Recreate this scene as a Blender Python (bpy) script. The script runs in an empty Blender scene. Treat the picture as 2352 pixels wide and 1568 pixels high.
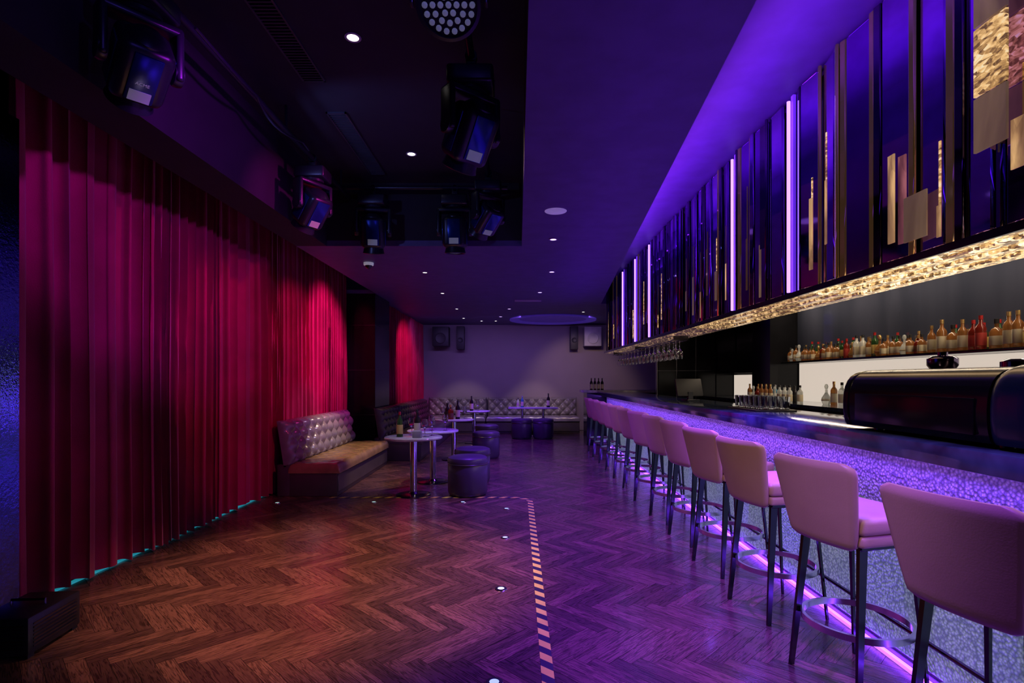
import bpy, bmesh, math, random
from mathutils import Vector, Matrix, Euler
random.seed(7)
S=bpy.context.scene
COL=S.collection
PI=math.pi
# ------------------------------------------------------------------ materials
def M(name,col,rough=.5,metal=0,em=None,es=0,col2=None,scale=6,bump=0,bscale=40,coat=0,sheen=0,trans=0,alpha=1,ior=1.45,stretch=None,spec=.5):
    m=bpy.data.materials.new(name); m.use_nodes=True
    nt=m.node_tree; b=nt.nodes['Principled BSDF']
    b.inputs['Roughness'].default_value=rough; b.inputs['Metallic'].default_value=metal
    b.inputs['IOR'].default_value=ior
    b.inputs['Specular IOR Level'].default_value=spec
    b.inputs['Coat Weight'].default_value=coat
    b.inputs['Coat Roughness'].default_value=.08
    b.inputs['Sheen Weight'].default_value=sheen
    b.inputs['Transmission Weight'].default_value=trans
    b.inputs['Alpha'].default_value=alpha
    tc=nt.nodes.new('ShaderNodeTexCoord'); mp=nt.nodes.new('ShaderNodeMapping')
    nt.links.new(tc.outputs['Object'],mp.inputs['Vector'])
    if stretch: mp.inputs['Scale'].default_value=stretch
    nz=nt.nodes.new('ShaderNodeTexNoise'); nz.inputs['Scale'].default_value=scale; nz.inputs['Detail'].default_value=3
    nt.links.new(mp.outputs['Vector'],nz.inputs['Vector'])
    if col2 is None: col2=tuple(c*.82 for c in col)
    rp=nt.nodes.new('ShaderNodeValToRGB')
    rp.color_ramp.elements[0].position=.35; rp.color_ramp.elements[1].position=.65
    rp.color_ramp.elements[0].color=(*col,1); rp.color_ramp.elements[1].color=(*col2,1)
    nt.links.new(nz.outputs['Fac'],rp.inputs['Fac'])
    nt.links.new(rp.outputs['Color'],b.inputs['Base Color'])
    if em:
        b.inputs['Emission Color'].default_value=(*em,1); b.inputs['Emission Strength'].default_value=es
        if es<.9: m.cycles.emission_sampling='NONE'
    if bump:
        n2=nt.nodes.new('ShaderNodeTexNoise'); n2.inputs['Scale'].default_value=bscale
        nt.links.new(mp.outputs['Vector'],n2.inputs['Vector'])
        bp=nt.nodes.new('ShaderNodeBump'); bp.inputs['Strength'].default_value=bump; bp.inputs['Distance'].default_value=.01
        nt.links.new(n2.outputs['Fac'],bp.inputs['Height']); nt.links.new(bp.outputs['Normal'],b.inputs['Normal'])
    return m
def crystal(name,stops,scale,stretch,es,rough=.15,base=(.3,.2,.1),metal=.6,vw=.5,nw=.6):
    """reflections painted as glow: cell + noise pattern drives it"""
    m=bpy.data.materials.new(name); m.use_nodes=True; nt=m.node_tree; b=nt.nodes['Principled BSDF']
    tc=nt.nodes.new('ShaderNodeTexCoord'); mp=nt.nodes.new('ShaderNodeMapping'); mp.inputs['Scale'].default_value=stretch
    nt.links.new(tc.outputs['Object'],mp.inputs['Vector'])
    nz=nt.nodes.new('ShaderNodeTexNoise'); nz.inputs['Scale'].default_value=scale*.5; nz.inputs['Detail'].default_value=5; nz.inputs['Distortion'].default_value=1.5
    v=nt.nodes.new('ShaderNodeTexVoronoi'); v.inputs['Scale'].default_value=scale
    nt.links.new(mp.outputs['Vector'],v.inputs['Vector']); nt.links.new(mp.outputs['Vector'],nz.inputs['Vector'])
    sp=nt.nodes.new('ShaderNodeSeparateColor'); nt.links.new(v.outputs['Color'],sp.inputs['Color'])
    mx=nt.nodes.new('ShaderNodeMath'); mx.operation='MULTIPLY_ADD'; mx.inputs[1].default_value=vw
    nt.links.new(sp.outputs['Red'],mx.inputs[0])
    m2=nt.nodes.new('ShaderNodeMath'); m2.operation='MULTIPLY'; m2.inputs[1].default_value=nw; nt.links.new(nz.outputs['Fac'],m2.inputs[0]); nt.links.new(m2.outputs[0],mx.inputs[2])
    rp=nt.nodes.new('ShaderNodeValToRGB')
    while len(rp.color_ramp.elements)<len(stops): rp.color_ramp.elements.new(.5)
    for e,(p,c) in zip(rp.color_ramp.elements,stops): e.position=p; e.color=(*c,1)
    nt.links.new(mx.outputs[0],rp.inputs['Fac']); nt.links.new(rp.outputs['Color'],b.inputs['Emission Color'])
    b.inputs['Emission Strength'].default_value=es; b.inputs['Base Color'].default_value=(*base,1)
    b.inputs['Roughness'].default_value=rough; b.inputs['Metallic'].default_value=metal
    m.cycles.emission_sampling='NONE'
    return m
m_ceil=M('ceiling_plaster',(.10,.08,.21),.55)
m_ceil_dark=M('recess_and_shaded_strip',(.022,.018,.023),.8)
m_wall=M('taupe_plaster',(.24,.19,.23),.85,col2=(.22,.175,.21),scale=1)
m_black=M('black_paint',(.012,.012,.015),.5)
m_blackgloss=M('black_gloss',(.01,.01,.014),.12,coat=.6)
m_fixture=M('fixture_plastic',(.013,.014,.021),.32)
m_curtain=M('red_velvet',(.42,.004,.075),.8,sheen=.2,col2=(.29,.002,.045),scale=2,bump=.25,bscale=140)
m_leather=M('silver_mauve_leather',(.19,.165,.18),.22,col2=(.14,.12,.135),bump=.05,bscale=90,coat=.35)
m_leather_t=M('tan_brown_leather',(.30,.19,.085),.25,col2=(.22,.135,.065),bump=.05,bscale=90,coat=.3)
m_leather_d=M('dark_brown_leather',(.07,.055,.06),.34,bump=.08,bscale=90)
m_pouf=M('pouf_leather',(.06,.042,.075),.32,bump=.06,bscale=80)
m_stool=M('tan_leather',(.48,.33,.19),.45,col2=(.45,.305,.175),bump=.04,bscale=160)
m_chrome=M('chrome',(.85,.85,.9),.16,metal=1)
m_ring=M('bright_chrome',(.9,.9,.95),.2,metal=1)
m_dchrome=M('dark_chrome',(.10,.10,.13),.18,metal=1)
m_marble=M('pale_grey_marble',(.62,.60,.62),.12,col2=(.38,.37,.41),scale=9)
m_counter=M('dark_marble_counter',(.01,.013,.03),.12,col2=(.05,.075,.14),scale=5,coat=.5)
m_tile=M('dark_glossy_tile',(.008,.008,.010),.14,spec=.22)
m_seam=M('tile_seam',(.12,.11,.13),.3,metal=.8)
m_mirror=M('violet_tinted_mirror',(.52,.28,.82),.06,metal=1)
m_mirrorb=M('deep_violet_glass',(.20,.05,.46),.18,metal=.65)
m_mirror2=M('smoked_mirror',(.18,.14,.24),.06,metal=1)
m_bronze=M('bronze_mirror',(.60,.40,.26),.08,metal=1,em=(.5,.25,.1),es=.06)
m_leftmir=M('smoked_blue_mirror',(.10,.14,.34),.12,metal=1,bump=.15,bscale=60)
m_backmir=M('grey_blue_mirror',(.19,.21,.32),.08,metal=.7,col2=(.12,.14,.22),scale=1.2,stretch=(1,2.2,.5))  # soft streaks in the colour stand in for reflections
GOLD=[(0,(.04,.02,.01)),(.38,(.16,.08,.03)),(.5,(.55,.30,.10)),(.62,(1,.62,.25)),(.75,(1,.85,.55))]
m_amberrefl=crystal('amber_painted_reflection',[(0,(.05,.025,.015)),(.30,(.14,.07,.04)),(.42,(.36,.19,.09)),(.55,(.9,.52,.22))],7,(1,2,.5),.75,vw=.06,nw=.8)  # glowing pattern paints in reflections of the lit back bar
m_tanrefl=crystal('tan_painted_reflection',[(0,(.06,.035,.03)),(.4,(.15,.085,.06)),(.6,(.30,.18,.11))],3,(1,2,.6),.5,vw=.05,nw=.9)
m_goldrefl=crystal('gold_painted_reflection',GOLD,34,(1,1,2.2),.9,vw=.3,nw=.7)
m_brightrefl=crystal('bright_underside_reflection',[(0,(.02,.01,.006)),(.38,(.08,.045,.02)),(.50,(.34,.19,.07)),(.61,(1,.60,.22)),(.74,(1,.95,.7))],46,(1.6,1,1),1.15,vw=.40,nw=.65)  # underside reflections painted as glow, dimming section by section
m_midrefl=crystal('mid_underside_reflection',[(0,(.02,.01,.01)),(.42,(.07,.04,.02)),(.56,(.30,.17,.07)),(.72,(1,.65,.3))],36,(1.8,1,1),.95,vw=.4,nw=.62)
m_dimrefl=crystal('dim_underside_reflection',[(0,(.015,.01,.014)),(.5,(.04,.025,.03)),(.62,(.16,.09,.06)),(.75,(.8,.5,.25))],26,(2,1,1),.7,vw=.4,nw=.62)
m_warmled=M('warm_led',(.8,.6,.4),.5,em=(1,.66,.3),es=2.2)
m_violetled=M('violet_led',(.5,.3,.9),.5,em=(.30,.10,1.0),es=5)
m_toeled=M('violet_toe_led',(.5,.3,.9),.5,em=(.36,.12,1.0),es=1.5)
m_tube=M('violet_tube',(.5,.4,.9),.5,em=(.42,.20,1.0),es=2.8)
m_tubebed=M('violet_tube_bed',(.4,.2,.9),.5,em=(.16,.03,.95),es=.6)
m_teal=M('teal_led',(.1,.5,.6),.5,em=(.02,.40,.52),es=.5)
m_white=M('white_paint',(.42,.42,.46),.5)
m_lens=M('downlight_lens',(1,1,1),.4,em=(1,.93,.85),es=5)
m_lens_v=M('violet_downlight_lens',(1,1,1),.4,em=(.55,.35,1),es=4)
m_floorlens=M('floor_lens',(.5,.6,.6),.3,em=(.5,.9,.8),es=.6)
m_yellow=M('yellow_tape',(.66,.66,.06),.6)
m_blacktape=M('black_tape',(.012,.01,.02),.6)
m_backlit=M('backlit_acrylic',(.8,.8,.78),.5,em=(1,.86,.72),es=.62)
m_glass=M('clear_glass',(.95,.97,1),.03,trans=1)
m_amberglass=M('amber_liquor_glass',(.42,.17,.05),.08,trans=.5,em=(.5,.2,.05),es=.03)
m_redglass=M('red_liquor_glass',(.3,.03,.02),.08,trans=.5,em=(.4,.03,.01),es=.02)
m_greenglass=M('dark_green_glass',(.05,.14,.04),.08,trans=.5)
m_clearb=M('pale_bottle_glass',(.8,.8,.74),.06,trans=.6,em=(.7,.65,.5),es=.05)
m_blueglass=M('blue_bottle_glass',(.15,.5,.75),.05,trans=.6)
m_darkglass=M('dark_bottle_glass',(.02,.015,.02),.08)
m_label=M('cream_label',(.75,.66,.45),.6); m_label2=M('black_label',(.03,.03,.03),.5); m_label3=M('red_label',(.5,.05,.04),.5)
m_labely=M('yellow_label',(.75,.55,.15),.6); m_labelb=M('brown_label',(.2,.08,.04),.5)
m_gold=M('gold_foil',(.8,.55,.2),.3,metal=.8)
m_red=M('red_cap',(.45,.02,.02),.4)
def pebble(name,scale,c0,c1,es,bs=.9,rough=.2):
    m=bpy.data.materials.new(name); m.use_nodes=True; nt=m.node_tree; b=nt.nodes['Principled BSDF']
    tc=nt.nodes.new('ShaderNodeTexCoord'); v=nt.nodes.new('ShaderNodeTexVoronoi'); v.inputs['Scale'].default_value=scale
    nt.links.new(tc.outputs['Object'],v.inputs['Vector'])
    rp=nt.nodes.new('ShaderNodeValToRGB'); rp.color_ramp.elements[0].color=(*c0,1); rp.color_ramp.elements[1].color=(*c1,1)
    rp.color_ramp.elements[0].position=.1; rp.color_ramp.elements[1].position=.7
    nt.links.new(v.outputs['Distance'],rp.inputs['Fac']); nt.links.new(rp.outputs['Color'],b.inputs['Base Color'])
    nt.links.new(rp.outputs['Color'],b.inputs['Emission Color']); b.inputs['Emission Strength'].default_value=es
    bp=nt.nodes.new('ShaderNodeBump'); bp.inputs['Strength'].default_value=bs; bp.inputs['Distance'].default_value=.012
    nt.links.new(v.outputs['Distance'],bp.inputs['Height']); nt.links.new(bp.outputs['Normal'],b.inputs['Normal'])
    b.inputs['Roughness'].default_value=rough
    m.cycles.emission_sampling='NONE'
    return m
m_pebble=pebble('pebbled_bar_glass',65,(.66,.62,.85),(.20,.18,.34),.04,.85)
m_pebble2=pebble('frosted_speckled_glass',75,(.30,.36,.42),(.10,.13,.18),.55,.9,.35)
def woodfloor():
    m=bpy.data.materials.new('herringbone_wood'); m.use_nodes=True; nt=m.node_tree; b=nt.nodes['Principled BSDF']
    at=nt.nodes.new('ShaderNodeAttribute'); at.attribute_name='tone'
    uv=nt.nodes.new('ShaderNodeUVMap'); mp=nt.nodes.new('ShaderNodeMapping'); mp.inputs['Scale'].default_value=(4,46,1)
    nt.links.new(uv.outputs['UV'],mp.inputs['Vector'])
    nz=nt.nodes.new('ShaderNodeTexNoise'); nz.inputs['Scale'].default_value=1.6; nz.inputs['Detail'].default_value=7; nz.inputs['Distortion'].default_value=2.2
    nt.links.new(mp.outputs['Vector'],nz.inputs['Vector'])
    rp=nt.nodes.new('ShaderNodeValToRGB'); rp.color_ramp.elements[0].position=.40; rp.color_ramp.elements[1].position=.56
    rp.color_ramp.elements[0].color=(.16,.16,.16,1); rp.color_ramp.elements[1].color=(1,1,1,1)
    nt.links.new(nz.outputs['Fac'],rp.inputs['Fac'])
    mx=nt.nodes.new('ShaderNodeMix'); mx.data_type='RGBA'; mx.blend_type='MULTIPLY'; mx.inputs[0].default_value=.85
    nt.links.new(at.outputs['Color'],mx.inputs[6]); nt.links.new(rp.outputs['Color'],mx.inputs[7])
    nt.links.new(mx.outputs[2],b.inputs['Base Color'])
    rr=nt.nodes.new('ShaderNodeMapRange'); rr.inputs['To Min'].default_value=.34; rr.inputs['To Max'].default_value=.18
    nt.links.new(nz.outputs['Fac'],rr.inputs['Value']); nt.links.new(rr.outputs['Result'],b.inputs['Roughness'])
    b.inputs['Specular IOR Level'].default_value=.8
    b.inputs['Coat Weight'].default_value=.4; b.inputs['Coat Roughness'].default_value=.14
    bp=nt.nodes.new('ShaderNodeBump'); bp.inputs['Strength'].default_value=.3; bp.inputs['Distance'].default_value=.002
    nt.links.new(nz.outputs['Fac'],bp.inputs['Height']); nt.links.new(bp.outputs['Normal'],b.inputs['Normal'])
    return m
m_wood=woodfloor()
# ------------------------------------------------------------------ mesh helpers
def a_box(bm,lo,hi,mi=0,bev=0,seg=2,mat=None):
    t=bmesh.new(); bmesh.ops.create_cube(t,size=1)
    for v in t.verts: v.co=Vector([(lo[i]+hi[i])/2+v.co[i]*(hi[i]-lo[i]) for i in range(3)])
    if bev: bmesh.ops.bevel(t,geom=t.edges[:],offset=bev,segments=seg,profile=.5,affect='EDGES')
    if mat: bmesh.ops.transform(t,matrix=mat,verts=t.verts)
    for f in t.faces: f.material_index=mi
    me=bpy.data.meshes.new('t'); t.to_mesh(me); t.free(); bm.from_mesh(me); bpy.data.meshes.remove(me)
def frame(d):
    d=d.normalized(); u=d.orthogonal().normalized(); return u,d.cross(u)
def a_cyl(bm,p0,p1,r0,r1=None,seg=20,mi=0):
    if r1 is None:r1=r0
    p0=Vector(p0);p1=Vector(p1);u,w=frame(p1-p0)
    a=[bm.verts.new(p0+r0*(u*math.cos(2*PI*i/seg)+w*math.sin(2*PI*i/seg))) for i in range(seg)]
    b=[bm.verts.new(p1+r1*(u*math.cos(2*PI*i/seg)+w*math.sin(2*PI*i/seg))) for i in range(seg)]
    for i in range(seg):
        f=bm.faces.new((a[i],a[(i+1)%seg],b[(i+1)%seg],b[i])); f.material_index=mi
    f=bm.faces.new(a[::-1]); f.material_index=mi; f=bm.faces.new(b); f.material_index=mi
def a_lathe(bm,prof,seg=24,c=(0,0,0),mi=0,mat=None,closed=False):
    rings=[]
    for r,z in prof:
        if r<1e-5: rings.append([bm.verts.new((c[0],c[1],c[2]+z))])
        else: rings.append([bm.verts.new((c[0]+r*math.cos(2*PI*i/seg),c[1]+r*math.sin(2*PI*i/seg),c[2]+z)) for i in range(seg)])
    if closed: rings.append(rings[0])
    for a,b in zip(rings,rings[1:]):
        for i in range(seg):
            j=(i+1)%seg
            if len(a)==1 and len(b)==1: continue
            if len(a)==1: f=bm.faces.new((a[0],b[j],b[i]))
            elif len(b)==1: f=bm.faces.new((a[i],a[j],b[0]))
            else: f=bm.faces.new((a[i],a[j],b[j],b[i]))
            f.material_index=mi
    if mat:
        vs=set(v for r in rings for v in r)
        bmesh.ops.transform(bm,matrix=mat,verts=list(vs))
def a_tube(bm,pts,r,seg=8,mi=0):
    pts=[Vector(p) for p in pts]; rings=[]; ru=None
    for k,p in enumerate(pts):
        d=(pts[min(k+1,len(pts)-1)]-pts[max(k-1,0)])
        u,w=frame(d)
        if ru is not None:
            u=(ru-ru.project(d)).normalized(); w=d.normalized().cross(u)
        ru=u
        rings.append([bm.verts.new(p+r*(u*math.cos(2*PI*i/seg)+w*math.sin(2*PI*i/seg))) for i in range(seg)])
    for a,b in zip(rings,rings[1:]):
        for i in range(seg):
            f=bm.faces.new((a[i],a[(i+1)%seg],b[(i+1)%seg],b[i])); f.material_index=mi
    bm.faces.new(rings[0][::-1]); bm.faces.new(rings[-1])
def fin(bm,name,mats,smooth=True,ang=40):
    bmesh.ops.recalc_face_normals(bm,faces=bm.faces)
    me=bpy.data.meshes.new(name); bm.to_mesh(me); bm.free()
    if not isinstance(mats,(list,tuple)): mats=[mats]
    for m in mats: me.materials.append(m)
    if smooth:
        me.shade_smooth(); me.set_sharp_from_angle(angle=math.radians(ang))
    return me
def mk(fn,name,mats,**k):
    bm=bmesh.new(); fn(bm); return fin(bm,name,mats,**k)
def mbox(name,lo,hi,mat,bev=0,seg=2): return mk(lambda b:a_box(b,lo,hi,0,bev,seg),name,mat)
def ob(name,me,parent=None,loc=(0,0,0),rot=(0,0,0),**pr):
    o=bpy.data.objects.new(name,me); COL.objects.link(o); o.location=loc; o.rotation_euler=rot
    if parent: o.parent=parent
    for k,v in pr.items(): o[k]=v
    return o
def thing(name,label,cat,loc=(0,0,0),rot=(0,0,0),parts=(),group=None,root=None):
    e=bpy.data.objects.new(name,root); COL.objects.link(e); e.location=loc; e.rotation_euler=rot
    if root is None: e.empty_display_size=.1
    e['label']=label; e['category']=cat
    if group: e['group']=group
    for p in parts:
        o=ob(p[0],p[1],e)
        if len(p)>2 and p[2]: o['label']=p[2]
        if len(p)>3:
            for q in p[3]: ob(q[0],q[1],o)
    return e
def copy_thing(src,loc,rot=None,label=None,scale=None):
    def rec(o,par):
        c=o.copy()
        COL.objects.link(c)
        if par: c.parent=par
        for ch in o.children: rec(ch,c)
        return c
    c=rec(src,None); c.location=loc
    if rot is not None: c.rotation_euler=rot
    if label: c['label']=label
    if scale: c.scale=(scale,)*3
    return c
def struct(name,lo,hi,mat,bev=0):
    cx=[(lo[i]+hi[i])/2 for i in range(3)]
    me=mbox(name,[lo[i]-cx[i] for i in range(3)],[hi[i]-cx[i] for i in range(3)],mat,bev)
    return ob(name,me,loc=cx,kind='structure')
def single(name,label,cat,me,loc=(0,0,0),rot=(0,0,0),group=None):
    o=ob(name,me,loc=loc,rot=rot,label=label,category=cat)
    if group:o['group']=group
    return o
H=1.35;F=1250.
# ------------------------------------------------------------------ floor
def build_floor():
    bm=bmesh.new()
    uvl=bm.loops.layers.uv.new('UVMap'); cl=bm.loops.layers.float_color.new('tone')
    W=.076;n=6
    def quad(x0,y0,x1,y1,horiz):
        c=math.cos(-PI/4);s=math.sin(-PI/4)
        mx_=(x0+x1)*W/2; my_=(y0+y1)*W/2
        cx=mx_*c-my_*s; cy=mx_*s+my_*c
        if not(-3.0<cx<3.95 and -1.5<cy<14.3): return
        g=.0009
        cs=[(x0*W+g,y0*W+g),(x1*W-g,y0*W+g),(x1*W-g,y1*W-g),(x0*W+g,y1*W-g)]
        R=[(x*c-y*s,x*s+y*c) for x,y in cs]
        vs=[bm.verts.new((p[0],p[1],random.uniform(-.0007,.0))) for p in R]
        f=bm.faces.new(vs); f.material_index=0
        t=random.random()**1.4
        colr=(.070+.120*t,.033+.052*t,.032+.041*t,1)
        ou=random.random()*20;ov=random.random()*5
        L=n*W
        us=[(0,0),(L,0),(L,W),(0,W)] if horiz else [(0,0),(0,W),(L,W),(L,0)]
        for lp,u in zip(f.loops,us):
            lp[uvl].uv=(u[0]+ou,u[1]+ov); lp[cl]=colr
    for k in range(-340,340):
        for m in range(-22,23):
            x=k+2*n*m;y=k
            quad(x,y,x+n,y+1,True); quad(x,y+1,x+1,y+1+n,False)
    a_box(bm,(-3.25,-4.1,-.12),(4.2,14.5,-.002),1)
    return fin(bm,'floor',[m_wood,m_black],smooth=False)
ob('floor',build_floor(),kind='structure')
# ------------------------------------------------------------------ shell
struct('wall_left',(-3.25,-4,0),(-3.15,14.5,3.6),m_black)
struct('wall_right',(4.05,-4,0),(4.15,14.5,3.6),m_black)
struct('wall_back',(-3.25,14.4,0),(4.2,14.5,3.6),m_wall)
struct('wall_front',(-3.25,-4.1,0),(4.2,-4,3.6),m_black)
CZ=2.78
def build_ceiling(b):
    def ex(y): return .9+.0815*(y-2.05)
    def slab(pts,mi=0):
        lo=[b.verts.new((x,y,CZ)) for x,y in pts]; hi=[b.verts.new((x,y,CZ+.06)) for x,y in pts]
        n=len(pts)
        fs=[b.faces.new(lo[::-1]),b.faces.new(hi)]
        for i in range(n): fs.append(b.faces.new((lo[i],lo[(i+1)%n],hi[(i+1)%n],hi[i])))
        for f in fs: f.material_index=mi
    slab([(-2.39,-4),(-2.06,-4),(-2.06,5.86),(-2.39,5.86)],1)  # strip's shade put into a darker colour to counter bounced light
    slab([(.04,-4),(ex(-4),-4),(ex(5.86),5.86),(.04,5.86)])
    slab([(-2.39,5.86),(ex(5.86),5.86),(ex(9.1),9.1),(-2.39,9.1)])
    slab([(-3.15,9.1),(ex(9.1),9.1),(ex(10.36),10.36),(-3.15,10.36)])
    slab([(-3.15,10.36),(4.05,10.36),(4.05,14.4),(-3.15,14.4)])
    slab2=[(ex(-4),-4),(ex(-4)-.03,-4),(ex(10.36)-.03,10.36),(ex(10.36),10.36)]
    lo=[b.verts.new((x,y,CZ+.06)) for x,y in slab2]; hi=[b.verts.new((x,y,3.1)) for x,y in slab2]
    b.faces.new(lo); b.faces.new(hi)
    for i in range(4): b.faces.new((lo[i],lo[(i+1)%4],hi[(i+1)%4],hi[i]))
    a_box(b,(1.4,10.37,CZ+.06),(4.05,10.41,3.1))
ob('ceiling',mk(build_ceiling,'ceiling',[m_ceil,m_ceil_dark],smooth=False),kind='structure')
ob('ceiling_bar',mk(lambda b:a_box(b,(.2,-4,3.1),(4.05,10.42,3.16)),'ceiling_bar',m_ceil,smooth=False),kind='structure')
def build_recess(b):
    a_box(b,(-2.12,-1,3.46),(.1,5.92,3.52))
    a_box(b,(-2.12,-1,CZ+.06),(-2.06,5.92,3.46))
    a_box(b,(.04,-1,CZ+.06),(.1,5.92,3.46))
    a_box(b,(-2.06,5.86,CZ+.06),(.04,5.92,3.46))
    a_box(b,(-2.06,-1.06,CZ+.06),(.04,-1,3.46))
    a_box(b,(-3.15,-4,3.3),(-2.12,9.1,3.36))
ob('ceiling_recess',mk(build_recess,'ceiling_recess',m_ceil_dark,smooth=False),kind='structure')
struct('wall_mirror',(-2.80,-4,0),(-2.75,3.0,2.78),m_leftmir)
def build_pillar(b):
    z=0
    for h in (.75,.75,.75,.53):
        a_box(b,(-3.1,9.10,z+.003),(-2.39,10.1,z+h-.003),0,.002,1); z+=h
    a_box(b,(-3.09,9.104,0),(-2.394,10.09,CZ),1)
ob('wall_pillar',mk(build_pillar,'wall_pillar',[m_tile,m_seam]),kind='structure')
def build_part(b):
    a_box(b,(2.6,10.2,0),(4.05,10.3,CZ),1)
    for x in (2.62,2.98,3.34,3.7):
        a_box(b,(x,10.17,.05),(x+.34,10.2,1.5),0,.006,1); a_box(b,(x,10.17,1.51),(x+.34,10.2,CZ-.02),0,.006,1)
ob('wall_partition',mk(build_part,'wall_partition',[m_tile,m_seam]),kind='structure')
# ------------------------------------------------------------------ curtains
def curtain(name,y0,y1,x,z0,z1,per,amp,seed,label,crumple=0):
    bm=bmesh.new()
    nu=int((y1-y0)/.008); nv=36; d=(y1-y0)/nu
    ph=[0]
    for i in range(nu): ph.append(ph[-1]+2*PI*d/(per*(1+.38*math.sin(i*d*2.4+seed)+.26*math.sin(i*d*7.1+2*seed))))
    rows=[]
    for j in range(nv+1):
        t=j/nv; z=z0+(z1-z0)*t; row=[]
        for i in range(nu+1):
            yy=i*d; y=y0+yy
            p=ph[i]+crumple*.7*math.sin(t*5+yy*2.8)+(.45*math.sin(t*2.2+yy*1.5)+.25*math.sin(t*6+yy*4.5))
            a=amp*(1-.15*t)*(1+.36*math.sin(yy*3.5+seed*2)+.15*math.sin(yy*11))*(1+.12*math.sin(t*4+yy*2.2))
            s=math.sin(p)
            xx=x+a*s+.18*amp*math.sin(2.3*p+1+t*crumple*2)
            row.append(bm.verts.new((xx,y+.28*amp*math.cos(p*2),z+(.010*math.sin(p*.5) if j==0 else 0))))
        rows.append(row)
    for j in range(nv):
        for i in range(nu): bm.faces.new((rows[j][i],rows[j][i+1],rows[j+1][i+1],rows[j+1][i]))
    return single('curtain',label,'curtain',fin(bm,name,m_curtain,ang=80))
curtain('c1',3.06,6.3,-2.91,.022,3.28,.150,.072,1,'floor-length pleated red velvet curtain along the dance floor')
curtain('c2',6.32,9.06,-2.89,.022,3.28,.11,.045,5,'gathered red velvet curtain above the tufted leather banquette',crumple=1)
curtain('c3',10.15,14.3,-2.52,.5,CZ-.01,.15,.045,9,'red velvet curtain beside the tiled pillar above corner seating',crumple=.3)
single('light_strip','teal led strip glowing on the floor beneath the curtain hem','led strip',mbox('teal',(-.02,-1.6,0),(.02,1.6,.008),m_teal),loc=(-2.95,4.75,.001))
# ------------------------------------------------------------------ tufted benches
def tuft_pad(b,L,Wd,T,s,amp,mat,rnd=.05):
    nx=max(8,int(L/.018)); ny=max(8,int(Wd/.018)); g=[]
    for j in range(ny+1):
        row=[]
        for i in range(nx+1):
            x=L*i/nx;y=Wd*j/ny
            e=min(x,L-x,y,Wd-y)/rnd; e=min(1,e)
            k=1-math.sqrt(max(0,1-(1-e)**2))
            h=(abs(math.sin(PI*(x+y)/(2*s)))*abs(math.sin(PI*(x-y)/(2*s))))**.5
            row.append(b.verts.new(mat@Vector((x,y,T-rnd*k+amp*h*e-amp*.5))))
        g.append(row)
    for j in range(ny):
        for i in range(nx): b.faces.new((g[j][i],g[j][i+1],g[j+1][i+1],g[j+1][i]))
    bd=[g[0][i] for i in range(nx+1)]+[g[j][nx] for j in range(1,ny+1)]+[g[ny][i] for i in range(nx-1,-1,-1)]+[g[j][0] for j in range(ny-1,0,-1)]
    co=[(L*i/nx,0) for i in range(nx+1)]+[(L,Wd*j/ny) for j in range(1,ny+1)]+[(L*i/nx,Wd) for i in range(nx-1,-1,-1)]+[(0,Wd*j/ny) for j in range(ny-1,0,-1)]
    lo=[b.verts.new(mat@Vector((c[0],c[1],0))) for c in co]
    n=len(bd)
    for i in range(n): b.faces.new((bd[i],bd[(i+1)%n],lo[(i+1)%n],lo[i]))
    b.faces.new(lo)
def button_pts(L,Wd,s):
    out=[]
    for i in range(1,int(L/s)+1):
        for j in range(1,int(Wd/s)+1):
            if (i+j)%2==0 and i*s<L-.03 and j*s<Wd-.03: out.append((i*s,j*s))
    return out
def bench(loc,rz,L,D,sh,bh,label,ms=m_leather,s=.115,mt=None):
    T=.11
    seatm=Matrix(((0,1,0,.12),(1,0,0,0),(0,0,1,sh-T-.01),(0,0,0,1)))
    lean=math.radians(9)
    backm=Matrix.Translation((0.0,0,sh-.06))@Matrix.Rotation(-lean,4,'Y')@Matrix(((0,0,1,.07),(1,0,0,0),(0,1,0,0),(0,0,0,1)))
    bhh=(bh-sh+.06)
    def f_seat(b): tuft_pad(b,L,D-.12,T,s*1.2,.014,seatm)
    def f_back(b):
        tuft_pad(b,L,bhh,.12,s,.075,backm,rnd=.055)
        for x,y in button_pts(L,bhh,s):
            p=backm@Vector((x,y,.12-.0375+.002)); bmesh.ops.create_uvsphere(b,u_segments=8,v_segments=5,radius=.012,matrix=Matrix.Translation(p))
    def f_base(b):
        a_box(b,(.10,.01,.0),(D-.03,L-.01,sh-T),0,.01,2)
        a_box(b,(D-.032,.02,.05),(D-.02,L-.02,sh-T-.02),0,.006,1)
    def f_frame(b):
        a_box(b,(-.01,.0,0),(.13,L,sh-.02),0,.01,2)
    return thing('tufted_banquette',label,'sofa',loc,(0,0,rz),[
        ('seat',mk(f_seat,'seat',mt or ms,ang=70)),('backrest',mk(f_back,'backrest',ms,ang=70)),
        ('base',mk(f_base,'base',m_leather_d)),('frame',mk(f_frame,'frame',m_leather_d))])
bench((-2.76,6.25,0),0,2.38,.71,.385,.86,'button-tufted brown leather banquette against the red curtain',mt=m_leather_t)
bench((-2.36,8.95,0),0,4.4,.78,.40,.86,'button-tufted dark leather banquette below the far curtain',m_leather_d)
bench((-2.34,14.34,0),-PI/2,1.52,.85,.42,.86,'short tufted brown leather banquette on the taupe end wall')
bench((-.79,14.34,0),-PI/2,2.33,.85,.42,.86,'long tufted brown leather banquette on the taupe end wall')
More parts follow.
